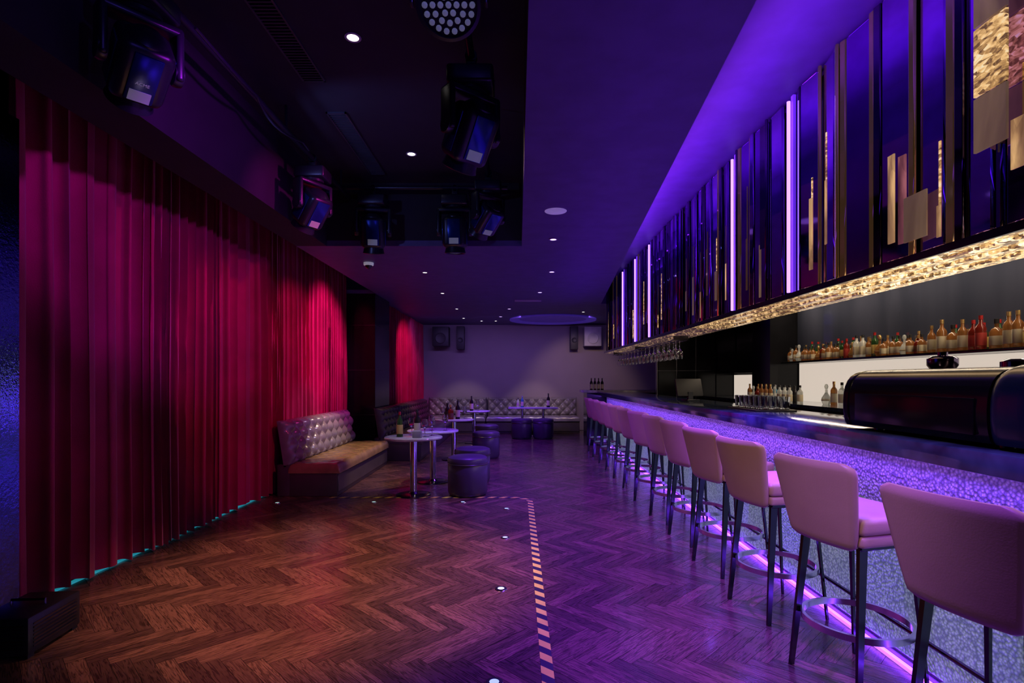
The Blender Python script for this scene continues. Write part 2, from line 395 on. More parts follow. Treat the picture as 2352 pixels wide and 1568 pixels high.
# ------------------------------------------------------------------ tables, poufs
def round_table(r,h):
    top=mk(lambda b:a_lathe(b,[(0,h-.028),(r-.02,h-.028),(r,h-.02),(r,h-.006),(r-.008,h),(0,h)],48),'tabletop',m_marble)
    post=mk(lambda b:(a_cyl(b,(0,0,.02),(0,0,h-.028),.040,.040,24),a_lathe(b,[(0,h-.05),(.1,h-.04),(.1,h-.028),(0,h-.028)],24)),'post',m_chrome)
    base=mk(lambda b:a_lathe(b,[(0,0),(.20,0),(.205,.008),(.18,.014),(.06,.02),(.042,.04),(0,.04)],40),'base',m_dchrome)
    return [('tabletop',top),('post',post),('base',base,'dark metal disc base')]
rt=round_table(.335,.68)
TG='round cocktail tables'
t1=thing('cocktail_table','round marble-topped table on chrome post beside the tufted banquette','table',(-1.22,6.35,0),parts=rt,group=TG)
t2=copy_thing(t1,(-1.12,7.15,0)); t3=copy_thing(t1,(-1.08,9.15,0),label='round marble-topped chrome table beside two poufs')
t4=copy_thing(t1,(-.93,11.5,0),label='round marble-topped chrome table before the end wall seating')
def rect_table():
    top=mbox('tabletop',(-.58,-.3,.65),(.58,.3,.68),m_marble,.006)
    base=mk(lambda b:a_box(b,(-.35,-.2,0),(.35,.2,.02),0,.005),'base',m_chrome)
    return [('tabletop',top),('base',base)]+[('post',mk(lambda b:a_cyl(b,(x,0,.02),(x,0,.65),.03),'post',m_chrome)) for x in (-.25,.25)]
thing('low_table','rectangular marble-topped table before the long end wall banquette','table',(.35,12.95,0),parts=rect_table())
def pouf(r,h):
    body=mk(lambda b:a_lathe(b,[(0,.0),(r-.03,.0),(r-.012,.02),(r,.05),(r,h*.55),(r,h-.09),(r-.008,h-.08),(0,h-.08)],40),'body',m_pouf)
    cush=mk(lambda b:a_lathe(b,[(0,h-.08),(r-.01,h-.08),(r+.004,h-.07),(r+.006,h-.04),(r-.005,h-.015),(r-.04,h),(r*.5,h+.008),(0,h+.01)],40),'cushion',m_pouf)
    trim=mk(lambda b:a_lathe(b,[(r,h-.088),(r+.008,h-.08),(r,h-.072)],40),'piping',m_leather_d)
    return [('body',body),('cushion',cush),('piping',trim)]
PG='round leather poufs'
p1=thing('pouf','round dark leather pouf beside a chrome cocktail table','pouf',(-.59,6.38,0),parts=pouf(.232,.45),group=PG)
for loc,l in (((-.60,7.15,0),None),((-.55,9.35,0),None),((-.62,10.75,0),None),((.08,12.35,0),'round dark leather pouf before the rectangular table'),((.57,12.35,0),'round dark leather pouf before the rectangular table')):
    copy_thing(p1,loc,label=l)
# ------------------------------------------------------------------ bar stools
def stool_parts():
    def seat(b): a_box(b,(-.185,-.205,.705),(.21,.205,.775),0,.022,4)
    def pan(b): a_box(b,(-.18,-.20,.655),(.20,.20,.703),0,.014,3)
    def back(b):
        z0,z1=.635,1.005; r=.045; nu,nv=28,22
        def P(u,v,off):
            z=z0+(z1-z0)*v
            w=.168+.062*v**.8
            if z>z1-r: w-=r-math.sqrt(max(0,r*r-(z-(z1-r))**2))
            rb=.02
            if z<z0+rb: w-=rb-math.sqrt(max(0,rb*rb-((z0+rb)-z)**2))
            y=u*w
            x=-.200-.085*v+.8*y*y
            e=min(1,(1-abs(u))/.07); ev=min(1,(1-v)/.08,v/.08)
            th=.019*math.sqrt(1-(1-e)**2*.85)*math.sqrt(1-(1-ev)**2*.85)
            nx=1;ny=-1.6*y
            l=math.hypot(nx,ny)
            return Vector((x+off*th*nx/l,y+off*th*ny/l,z))
        G=[]
        for off in (-1,1):
            G.append([[b.verts.new(P(-1+2*i/nu,j/nv,off)) for i in range(nu+1)] for j in range(nv+1)])
        for g in G:
            for j in range(nv):
                for i in range(nu): b.faces.new((g[j][i],g[j][i+1],g[j+1][i+1],g[j+1][i]))
        A,B=G
        for i in range(nu):
            b.faces.new((A[0][i],A[0][i+1],B[0][i+1],B[0][i])); b.faces.new((A[nv][i],A[nv][i+1],B[nv][i+1],B[nv][i]))
        for j in range(nv):
            b.faces.new((A[j][0],A[j+1][0],B[j+1][0],B[j][0])); b.faces.new((A[j][nu],A[j+1][nu],B[j+1][nu],B[j][nu]))
    def leg(sx,sy):
        def f(b):
            back=sx<0
            w0,w1=(.021,.012) if back else (.009,.006)
            th0,th1=.009,.006
            p0=Vector((sx*.13,sy*.15,.645)); p1=Vector((sx*.185,sy*.185,0))
            top=[];bot=[]
            for a,c in ((-1,-1),(1,-1),(1,1),(-1,1)):
                top.append(b.verts.new(p0+Vector((a*w0,c*th0,0)))); bot.append(b.verts.new(p1+Vector((a*w1,c*th1,0))))
            b.faces.new(top); b.faces.new(bot[::-1])
            for i in range(4): b.faces.new((top[i],top[(i+1)%4],bot[(i+1)%4],bot[i]))
        return mk(f,'leg',m_dchrome)
    ring=mk(lambda b:a_lathe(b,[(.208,.252),(.208,.280),(.223,.280),(.223,.252)],56,closed=True),'footrest_ring',m_ring,ang=30)
    hub=mk(lambda b:(a_box(b,(-.15,-.165,.633),(.15,.165,.655),0,.004,1)),'seat_frame',m_dchrome)
    parts=[('seat',mk(seat,'seat',m_stool)),('seat_base',mk(pan,'seat_base',m_stool)),('backrest',mk(back,'backrest',m_stool,ang=60)),
      ('footrest_ring',ring,'chrome footrest ring'),('seat_frame',hub)]
    for sx in(-1,1):
        for sy in (-1,1): parts.append(('leg',leg(sx,sy)))
    return parts
ys=[1.70,2.45,3.20,3.90,4.58,5.24,5.9,6.6,7.27,7.93,8.6,9.3,10.0]
s0=thing('bar_stool','tan leather bar stool with dark metal legs and chrome footrest ring','bar stool',(1.53,ys[0],0),(0,0,math.radians(14)),stool_parts(),group='bar stools along the counter')
for i,y in enumerate(ys[1:]):
    copy_thing(s0,(1.53+random.uniform(-.015,.0),y,0),(0,0,math.radians(13+random.uniform(-3,3))))
# ------------------------------------------------------------------ bar
thing('bar_counter','long bar body with lit pebbled glass front and steel toe kick','bar',(0,0,0),parts=[
 ('fascia_panel',mbox('fascia_panel',(1.79,.3,.74),(1.83,11.0,1.018),m_pebble),'pebbled lavender glass fascia'),
 ('front_panel',mbox('front_panel',(1.80,.3,.07),(1.83,11.0,.735),m_pebble2),'frosted grey blue speckled front'),
 ('body',mbox('body',(1.83,.3,0),(2.2,11.0,1.018),m_black)),
 ('toe_kick',mbox('toe',(1.815,.3,0),(1.83,11.0,.07),m_dchrome)),
 ('led_strip',mk(lambda b:a_box(b,(1.79,.3,.004),(1.813,11,.022)),'led2',m_toeled),'violet led strip at the toe'),
 ('foot_rail',mk(lambda b:a_tube(b,[(1.785,.3,.20),(1.785,11,.20)],.011),'rail',m_dchrome)),
])
thing('marble_worktop','long dark blue-veined marble worktop along the whole bar','worktop',(0,0,0),parts=[
 ('slab',mk(lambda b:a_box(b,(1.60,.3,1.02),(2.25,11.0,1.10),0,.006,2),'countertop',m_counter)),
 ('led_strip',mk(lambda b:a_box(b,(1.70,.3,1.0185),(1.73,11,1.024)),'led',m_violetled),'violet led strip under the countertop')])
thing('bar_end_counter','raised stone-topped return at the end of the bar','counter',(0,0,0),parts=[
 ('countertop',mbox('ct',(1.32,11.02,1.07),(3.2,11.7,1.12),m_marble,.006)),
 ('front_panel',mbox('fp',(1.40,11.06,0),(3.1,11.64,1.07),m_tile))])
# canopy
rc=random.Random(77)
def under(y0,y1,m):
    return mk(lambda b:[a_box(b,(1.645+i*.057,y0,1.837-.010*(i%2)),(1.70+i*.057,y1,1.86),0,.006,1) for i in range(7)],'underside',m)
cparts=[('body',mbox('body',(1.72,.6,1.86),(2.04,10.34,3.095),m_blackgloss)),
 ('underside',under(.6,3.1,m_brightrefl),'underside with bright gold reflections painted in'),
 ('underside',under(3.1,5.2,m_midrefl),'underside with softer amber reflections painted in'),
 ('underside',under(5.2,10.34,m_dimrefl),'underside with dim bronze reflections painted in'),
 ('led_strip',mbox('ledw',(2.0,.6,1.845),(2.012,4.6,1.86),m_warmled),'warm led strip'),
 ('edge_trim',mbox('edge',(1.63,.6,1.834),(1.642,10.34,1.865),m_dchrome)),
 ('rear_mirror',mbox('rm',(2.04,.6,1.87),(2.05,10.3,3.08),m_mirror2),'smoked mirror facing the bar wall')]
tubes=[3.34,4.22,6.9,7.73,8.65]
y=.65
def cbox(nm,lo,hi,m,lab=None,mat=None,bev=.003):
    cparts.append((nm,mk(lambda b:a_box(b,lo,hi,0,bev,1,mat),nm,m),lab))
guard=0
while y<10.2 and guard<400:
    guard+=1
    w=rc.uniform(.12,.20)
    near=[t for t in tubes if y<t+.07<=y+w+.16]
    if near:
        t=near[0]
        if t-.05>y+.01: cbox('mirror_panel',(1.70,y,1.87),(1.72,t-.02,3.09),m_mirrorb)
        cbox('tube_channel',(1.68,t-.014,1.87),(1.70,t+.014,3.09),m_tubebed,'violet lit channel behind the tube')
        cbox('mirror_panel',(1.70,t+.02,1.87),(1.72,t+.11,3.09),m_mirrorb)
        y=t+.115
        continue
    ang=math.radians(rc.choice((-8,-4,0,2,4,7)))
    mat=Matrix.Translation((1.69,y+w/2,0))@Matrix.Rotation(ang,4,'Z')
    cbox('mirror_panel',(-.012,-w/2,1.87),(.01,w/2,3.09),rc.choice((m_mirror,m_mirrorb,m_mirror)),None,mat,.012)
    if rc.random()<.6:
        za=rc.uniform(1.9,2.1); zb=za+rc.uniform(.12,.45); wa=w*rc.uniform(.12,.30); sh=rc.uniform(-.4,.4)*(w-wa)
        cbox('amber_reflection',(-.015,sh-wa/2,za),(-.012,sh+wa/2,zb),rc.choice((m_amberrefl,m_bronze,m_tanrefl,m_goldrefl)),'amber reflection painted on the mirror',mat,0)
        cbox('amber_reflection',(-.015,sh-wa/2,zb),(-.012,sh-wa/2+.010,zb+rc.uniform(.1,.4)),rc.choice((m_goldrefl,m_bronze)),'thin gold reflection painted on the mirror',mat,0)
    if rc.random()<.35:
        cbox('dark_pane',(-.016,-w/2+.012,rc.uniform(2.1,2.35)),(-.013,w/2*rc.uniform(-.4,.1),3.08),m_mirror2,'smoked mirror pane',mat,0)
    y+=w+.003
    for k in range(rc.choice((1,2))):
        sw=rc.uniform(.026,.046); pr=rc.uniform(.0,.02)
        mm=rc.choice((m_mirror2,m_mirror,m_bronze,m_mirror2))
        m3=Matrix.Translation((1.680-pr,y+sw/2,0))@Matrix.Rotation(math.radians(rc.choice((-24,-12,10,18))),4,'Z')
        cparts.append(('bevelled_strip',mk(lambda b:a_box(b,(-.006,-sw/2,1.87),(.012,sw/2,3.09),0,.005,1,m3),'bs',mm)))
        y+=sw+.004
for t in tubes:
    cparts.append(('led_tube',mk(lambda b:a_cyl(b,(1.660,t,1.88),(1.660,t,3.05),.0105,seg=12),'tube',m_tube),'glowing violet tube'))
cparts.append(('amber_reflection',mbox('big',(1.640,1.83,2.36),(1.650,1.96,2.60),m_goldrefl),'gold reflection painted on the mirror'))
cparts.append(('amber_reflection',mbox('big1',(1.640,1.83,2.16),(1.650,1.96,2.352),m_tanrefl),'tan reflection painted on the mirror'))
cparts.append(('amber_reflection',mbox('big3',(1.640,1.83,2.608),(1.650,1.96,2.80),m_tanrefl),'tan reflection painted on the mirror'))
cparts.append(('amber_reflection',mbox('big2',(1.650,2.20,1.93),(1.656,2.33,2.12),m_tanrefl),'tan reflection painted on the mirror'))
cparts.append(('amber_reflection',mbox('big4',(1.650,2.39,1.95),(1.656,2.43,2.34),m_amberrefl),'amber reflection painted on the mirror'))
thing('bar_canopy','tall mirrored canopy above the bar with violet light tubes','canopy',(0,0,0),parts=cparts)
def glass_prof():
    return [(0,0),(.033,0),(.034,.002),(.006,.006),(.004,.012),(.004,.085),(.012,.095),(.034,.12),(.040,.15),(.036,.185),(.031,.205),(.0295,.205),(.034,.184),(.038,.15),(.032,.122),(.0,.1)]
me_wg=mk(lambda b:a_lathe(b,glass_prof(),16),'wine_glass',m_glass)
thing('glass_rack','dark metal stemware rack under the canopy','rack',(0,0,0),parts=[('rail',mbox('r',(x,6.0,1.775),(x+.008,9.9,1.783),m_dchrome)) for x in (1.72,1.80,1.88)]+[('bracket',mbox('br',(1.72,yy,1.775),(1.885,yy+.01,1.826),m_dchrome)) for yy in (6.02,8,9.8)])
g0=single('wine_glass','clear wine glass hanging upside down from the rack','glass',me_wg,loc=(1.765,6.1,1.783),rot=(PI,0,0),group='wine glasses hanging under the canopy')
for i in range(1,30):
    copy_thing(g0,(1.765+.08*(i%2),6.1+i*.12,1.783),rot=(PI,0,0))
# ------------------------------------------------------------------ back bar
thing('back_bar_cabinet','low black back bar cabinet with dark marble worktop','cabinet',(0,0,0),parts=[
 ('worktop',mbox('wt',(3.40,.6,1.0),(4.045,10.1,1.04),m_counter)),
 ('cabinet_body',mbox('cb',(3.45,.6,0),(4.045,10.1,1.0),m_black))])
thing('wall_mirror_panel','grey blue mirror panel on the wall above bottle shelf','mirror',(4.025,4.2,2.34),parts=[
 ('mirror_glass',mbox('mir',(-.02,-3.6,-.74),(.02,3.6,.74),m_backmir)),
 ('led_strip',mbox('ls',(-.06,-3.5,.25),(-.02,3.5,.27),m_warmled),'warm led strip')])
single('bottle_shelf','long dark glass bottle shelf on the back bar wall','shelf',mbox('sh',(-.15,-3.57,-.0125),(.15,3.57,.0125),m_dchrome,.003),loc=(3.89,4.18,1.5775))
single('lit_panel','long glowing white acrylic panel under the bottle shelf','light panel',mbox('lp',(-.02,-3.57,-.26),(.02,3.57,.26),m_backlit),loc=(4.025,4.18,1.302))
single('lit_panel','short glowing white acrylic niche panel beside the column','light panel',mbox('lp2',(-.02,-.82,-.19),(.02,.82,.19),m_backlit),loc=(4.025,9.27,1.232))
single('tiled_column','glossy black tiled column on the back bar','column',mbox('cl',(-.21,-.3,-1.0),(.21,.3,1.0),m_tile),loc=(3.83,8.12,2.045))
single('wall_cabinet','smoked mirror wall cabinet above the lit niche','cabinet',mbox('uc',(-.17,-.82,-.8),(.17,.82,.8),m_mirror2),loc=(3.87,9.27,2.25))
# ------------------------------------------------------------------ bottles
def bottle_kind(prof,mb,cap,label,mc,ml):
    return (mk(lambda b:a_lathe(b,prof,20),'glass',mb,ang=50),mk(lambda b:a_lathe(b,cap,16),'cap',mc),mk(lambda b:a_lathe(b,label,20),'label',ml))
def wine(mb,mc,ml,h=.30,r=.037,sh=.62):
    pr=[(0,0),(r,0),(r,h*sh),(r*.8,h*(sh+.07)),(r*.36,h*(sh+.15)),(r*.34,h-.002),(0,h-.002)]
    cp=[(r*.38,h*.88),(r*.4,h*.88),(r*.4,h),(0,h+.001)]
    lb=[(r+.0008,h*.12),(r+.0012,h*.13),(r+.0012,h*.48),(r+.0008,h*.49)]
    return bottle_kind(pr,mb,cp,lb,mc,ml)
def squat(mb,mc,ml,h=.24,r=.047):
    pr=[(0,0),(r,0),(r,h*.55),(r*.7,h*.66),(r*.3,h*.72),(r*.28,h*.86),(0,h*.86)]
    cp=[(0,h*.84),(r*.36,h*.84),(r*.38,h*.99),(0,h)]
    lb=[(r+.0008,h*.12),(r+.0012,h*.13),(r+.0012,h*.42),(r+.0008,h*.43)]
    return bottle_kind(pr,mb,cp,lb,mc,ml)
def decanter(mb,mc,ml,h=.25,r=.055):
    pr=[(0,0),(r*.7,0),(r,h*.16),(r*.95,h*.32),(r*.4,h*.52),(r*.25,h*.6),(r*.25,h*.74),(0,h*.74)]
    cp=[(0,h*.74),(r*.28,h*.76),(r*.42,h*.87),(r*.28,h*.97),(0,h)]
    lb=[(r*.99,h*.18),(r+.001,h*.19),(r*.99,h*.26),(r*.97,h*.27)]
    return bottle_kind(pr,mb,cp,lb,mc,ml)
kinds=[wine(m_amberglass,m_gold,m_label,.28),squat(m_amberglass,m_label2,m_label),decanter(m_clearb,m_clearb,m_label),
 squat(m_redglass,m_gold,m_labelb),wine(m_greenglass,m_red,m_labely,.29),decanter(m_amberglass,m_gold,m_gold),
 wine(m_clearb,m_label2,m_label,.27,.04),squat(m_amberglass,m_red,m_labely,.27,.05),wine(m_redglass,m_red,m_label3,.27),
 wine(m_darkglass,m_label2,m_label,.31),wine(m_darkglass,m_label2,m_label2,.26,.04,.6),wine(m_blueglass,m_white,m_label,.27)]
kl=['amber liquor bottle with cream label','squat amber whiskey bottle with dark cap','pale crystal decanter with round stopper','squat red liquor bottle with gold cap','dark green bottle with red cap','amber decanter with gold stopper','clear spirit bottle with cream label','broad amber bottle with red cap','red liqueur bottle with red label','dark wine bottle with cream label','black spirit bottle with dark label','blue glass gin bottle with pale label']
def bottle(k,loc,where,group=None,rot=0,scale=1):
    body,c,l=kinds[k]
    o=bpy.data.objects.new('liquor_bottle' if k!=9 else 'wine_bottle',body); COL.objects.link(o); o.location=loc; o.rotation_euler=(0,0,rot); o.scale=(scale,)*3
    o['label']=kl[k]+' '+where; o['category']='bottle'
    if group:o['group']=group
    ob('cap',c,o); ob('paper_label',l,o)
    return o
rb=random.Random(3)
yy=3.7
while yy<7.68:
    k=rb.choice((0,1,7,4,0,7,1,8) if yy<5.0 else (2,3,5,2,1,8,6,3,0,1,4) )
    sc=rb.uniform(.92,1.05) if yy<5 else rb.uniform(.72,.92)
    bottle(k,(3.82+rb.uniform(-.02,.02),yy,1.59),'on the mirrored shelf','bottles on the back bar shelf',rb.random()*6, sc)
    yy+=.104*sc+rb.uniform(.003,.009)
for i in range(26): bottle(rb.choice((4,0,3,6,1,7)),(3.955,3.72+i*.15,1.59),'on the mirrored shelf','bottles on the back bar shelf',0,rb.uniform(.8,.92))
for i,k in enumerate((10,10,6,10,9,6,0,2)): bottle(k,(3.75,5.5+i*.16,1.04),'on the worktop','bottles on the back bar worktop')
for i in range(20): bottle(rb.choice((6,11,0,10,2,3)),(3.55-.1*(i%2),6.85+i*.066,1.04),'on the worktop','bottles on the back bar worktop',scale=.85)
for i in range(4): bottle(9,(1.52+i*.075,11.3,1.12),'on the stone return','wine bottles on the bar return',scale=.8)
bottle(4,(-1.37,6.3,.68),'on a marble cocktail table'); bottle(9,(-1.19,6.42,.68),'on a cocktail table')
TGl='wine glasses on cocktail tables'
for x,y in ((-1.08,6.3),(-1.27,6.5),(-1.02,6.45),(-1.12,7.05),(-.95,7.1),(-1.24,9.0),(-.9,9.2),(-.85,11.5)):
    single('wine_glass','clear stemmed wine glass on a cocktail table','glass',me_wg,loc=(x,y,.68),group=TGl)
single('tissue_box','small white tissue box on a marble cocktail table','tissue box',mbox('tb',(-.05,-.035,0),(.05,.035,.08),m_white,.006),loc=(-1.15,6.2,.68))
bottle(3,(-1.12,9.05,.68),'on a cocktail table'); bottle(9,(-1.01,9.1,.68),'on a cocktail table'); bottle(10,(-1.2,9.22,.68),'on a cocktail table')
bottle(9,(-.98,11.45,.68),'on a cocktail table'); bottle(11,(.10,12.9,.68),'on a marble table'); bottle(9,(.72,12.95,.68),'on a marble table',scale=1.05); bottle(6,(.0,12.98,.68),'on a marble table',scale=.8)
me_tum=mk(lambda b:a_lathe(b,[(0,0),(.028,0),(.034,.004),(.038,.1),(.0355,.1),(.031,.012),(0,.010)],18),'tumbler',m_glass)
single('bar_tray','black rubber tray under tumblers on the bar','tray',mbox('tray',(-.16,-.28,0),(.16,.28,.012),m_black,.004),loc=(1.98,4.45,1.10))
for i in range(6):
    for j in range(3):
        single('tumbler','clear glass tumbler on the black bar tray','glass',me_tum,loc=(1.90+j*.085,4.22+i*.09,1.112),group='tumblers on the bar tray')
thing('cash_register','small black point of sale screen on the bar','register',(2.0,6.3,1.10),(0,0,math.radians(15)),[
 ('screen',mk(lambda b:a_box(b,(-.17,-.012,.05),(.17,.012,.26),0,.008,2,Matrix.Rotation(math.radians(-15),4,'X')),'screen',m_black)),
 ('stand',mk(lambda b:(a_box(b,(-.08,-.06,0),(.08,.08,.015),0,.004),a_box(b,(-.03,.0,.015),(.03,.03,.1))),'stand',m_fixture))])
# espresso machine
def machine():
    y0,y1=-.40,.40
    prof=[(-.245,.012),(-.262,.04),(-.27,.12),(-.264,.20),(-.242,.255),(-.20,.284),(-.13,.296),(.2,.30),(.24,.29),(.25,.25),(.25,.012)]
    def smooth(p):
        out=[];n=len(p)
        for i in range(n):
            a=Vector(p[i]);c=Vector(p[(i+1)%n]); out.append(tuple(a*.75+c*.25)); out.append(tuple(a*.25+c*.75))
        return out
    pr=smooth(prof)
    def ext(b,ya,yb,sc=1,taper=.96):
        secs=[]; N=12
        for q in range(N+1):
            t=q/N; e=min(t,1-t)*2
            s=sc*(taper+(1-taper)*math.sqrt(1-(1-min(1,e*1.6))**2))
            secs.append([b.verts.new((x*s,ya+(yb-ya)*t,.012+(z-.012)*s)) for x,z in pr])
        n=len(pr)
        for A,B in zip(secs,secs[1:]):
            for i in range(n): b.faces.new((A[i],A[(i+1)%n],B[(i+1)%n],B[i]))
        b.faces.new(secs[0]); b.faces.new(secs[-1][::-1])
    m_body=M('satin_black_metal',(.003,.003,.005),.2,spec=.2)
    m_bl=M('blue_black_metal',(.003,.010,.022),.25,spec=.35)
    body=mk(lambda b:ext(b,y0,y1,1,1),'body',m_body)
    s1=mk(lambda b:ext(b,y0-.19,y0,1.04,.9),'side',m_bl); s2=mk(lambda b:ext(b,y1,y1+.07,1.0,.9),'side',m_body)
    back=mk(lambda b:a_box(b,(-.274,y0+.05,.045),(-.262,y1-.05,.18),0,.004,2),'bp',m_body)
    out=[('body',body),('side_panel',s1,'blue black metal side panel'),('side_panel',s2),('back_panel',back)]
    for x in(-.15,.18):
        for yy in(-.35,.35): out.append(('foot',mk(lambda b:a_cyl(b,(x,yy,0),(x,yy,.03),.025),'foot',m_dchrome)))
    for yy in(-.22,.22): out.append(('group_head',mk(lambda b:(a_cyl(b,(.24,yy,.2),(.31,yy,.18),.03),a_cyl(b,(.31,yy,.19),(.31,yy,.12),.033),a_cyl(b,(.31,yy,.13),(.44,yy,.12),.012)),'group_head',m_chrome)))
    return out
thing('espresso_machine','large satin black espresso machine standing on the bar','espresso machine',(1.93,2.33,1.10),parts=machine())
single('glass_jar','dark glass jar on top of the espresso machine','jar',mk(lambda b:a_lathe(b,[(0,0),(.05,0),(.06,.015),(.06,.045),(.045,.055),(.02,.06),(.02,.075),(0,.075)],24),'jar',m_mirror2),loc=(1.95,2.5,1.398))
single('metal_lid','small dark lid resting on the espresso machine','lid',mk(lambda b:a_lathe(b,[(0,0),(.05,0),(.05,.02),(.03,.03),(0,.03)],24),'lid',m_mirror2),loc=(1.95,2.13,1.398))
# ------------------------------------------------------------------ ceiling fittings
def downlight(loc,violet=False,r=.05):
    tr=mk(lambda b:a_lathe(b,[(r,0),(r+.014,-.002),(r+.014,-.006),(r,-.006)],28,closed=True),'trim_ring',m_white)
    le=mk(lambda b:a_lathe(b,[(0,-.003),(r,-.003),(r,0),(0,0)],24),'lens',m_lens_v if violet else m_lens)
    return thing('downlight','recessed round downlight with violet glow in the ceiling' if violet else 'recessed round downlight with warm white lens in the ceiling','downlight',loc,parts=[('trim_ring',tr),('lens',le)],group='recessed ceiling downlights')
for x,y in ((-1.25,7.3),(-1.26,9.07),(-1.25,11.1),(-1.28,12.8),(1.39,11.6),(-.9,13.4),(-.55,13.4)): downlight((x,y,CZ),False,.028)
for x,y in ((.36,5.57),(.45,7.26),(.36,8.98),(-.18,11.1),(-.4,12.5)): downlight((x,y,CZ),True,.032)
downlight((-1.02,3.36,3.46),False,.036); downlight((-1.0,5.1,3.46),False,.036)
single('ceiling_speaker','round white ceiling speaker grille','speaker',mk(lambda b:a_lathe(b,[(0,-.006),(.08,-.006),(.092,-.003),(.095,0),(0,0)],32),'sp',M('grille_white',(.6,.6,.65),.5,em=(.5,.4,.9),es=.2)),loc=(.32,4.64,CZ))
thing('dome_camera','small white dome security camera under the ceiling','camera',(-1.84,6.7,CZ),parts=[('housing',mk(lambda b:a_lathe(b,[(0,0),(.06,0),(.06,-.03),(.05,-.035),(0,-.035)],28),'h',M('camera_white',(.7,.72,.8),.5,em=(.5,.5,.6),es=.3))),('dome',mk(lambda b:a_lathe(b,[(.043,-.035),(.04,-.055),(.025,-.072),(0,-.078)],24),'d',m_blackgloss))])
def grille(loc,w,l,label):
    def f(b):
        a_box(b,(-w/2,-l/2,-.012),(-w/2+.012,l/2,0)); a_box(b,(w/2-.012,-l/2,-.012),(w/2,l/2,0))
        a_box(b,(-w/2,-l/2,-.012),(w/2,-l/2+.012,0)); a_box(b,(-w/2,l/2-.012,-.012),(w/2,l/2,0))
        n=int(l/.03)
        for i in range(1,n): a_box(b,(-w/2,-l/2+i*l/n-.004,-.01),(w/2,-l/2+i*l/n+.004,-.002))
    single('air_vent',label,'vent',mk(f,'vent',M('vent_grey',(.05,.05,.06),.4)),loc=loc)
grille((-1.44,4.95,3.46),.16,1.3,'long slatted black air vent in the recessed ceiling')
grille((-1.44,3.2,3.46),.16,1.3,'long slatted black air vent in the recessed ceiling')
single('air_vent','white rectangular air diffuser in the ceiling','vent',mbox('v',(-.24,-.1,-.012),(.24,.1,0),m_white,.003),loc=(.18,9.9,CZ))
m_cove=M('violet_cove',(.15,.1,.3),.6,em=(.10,.04,.7),es=.16)
thing('ring_light','large round ceiling ring with faint violet cove glow','ceiling light',(.83,13.0,CZ-.004),parts=[
 ('rim',mk(lambda b:a_lathe(b,[(.80,0),(1.03,0),(1.03,-.03),(.80,-.01)],64,closed=True),'rim',m_cove)),
 ('glow_disc',mk(lambda b:a_lathe(b,[(0,-.002),(.80,-.002),(.80,0),(0,0)],64),'gd',M('violet_disc',(.15,.1,.3),.6,em=(.09,.03,.6),es=.10)))])
PGp='black lighting pipes'
def pipe(loc,lo,hi,label,ax,hang=()):
    def f(b):
        if ax=='y': a_cyl(b,(0,lo,0),(0,hi,0),.022)
        else: a_cyl(b,(lo,0,0),(hi,0,0),.022)
        for q in hang: a_cyl(b,(0,q,0),(0,q,.19),.01)
    single('lighting_pipe',label,'pipe',mk(f,'p',m_fixture),loc=loc,group=PGp)
pipe((-1.79,0,3.27),-.9,5.75,'black steel lighting pipe along the ceiling recess','y',(.5,2.2,4.2,5.5))
pipe((-.28,0,3.27),-.9,5.75,'black steel lighting pipe along the ceiling recess','y',(.5,2.2,4.2,5.5))
pipe((-1.08,5.6,3.315),-.85,.97,'black steel cross pipe at the end of the ceiling recess','x')
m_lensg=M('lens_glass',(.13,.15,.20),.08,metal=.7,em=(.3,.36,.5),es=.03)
m_plate=M('grey_plate',(.38,.42,.44),.35,em=(.35,.42,.42),es=.10)  # faint glow put into plate and lens so they show
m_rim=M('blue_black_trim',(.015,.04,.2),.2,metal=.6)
m_text=M('white_print',(.5,.5,.5),.5,em=(.7,.75,.9),es=.08)
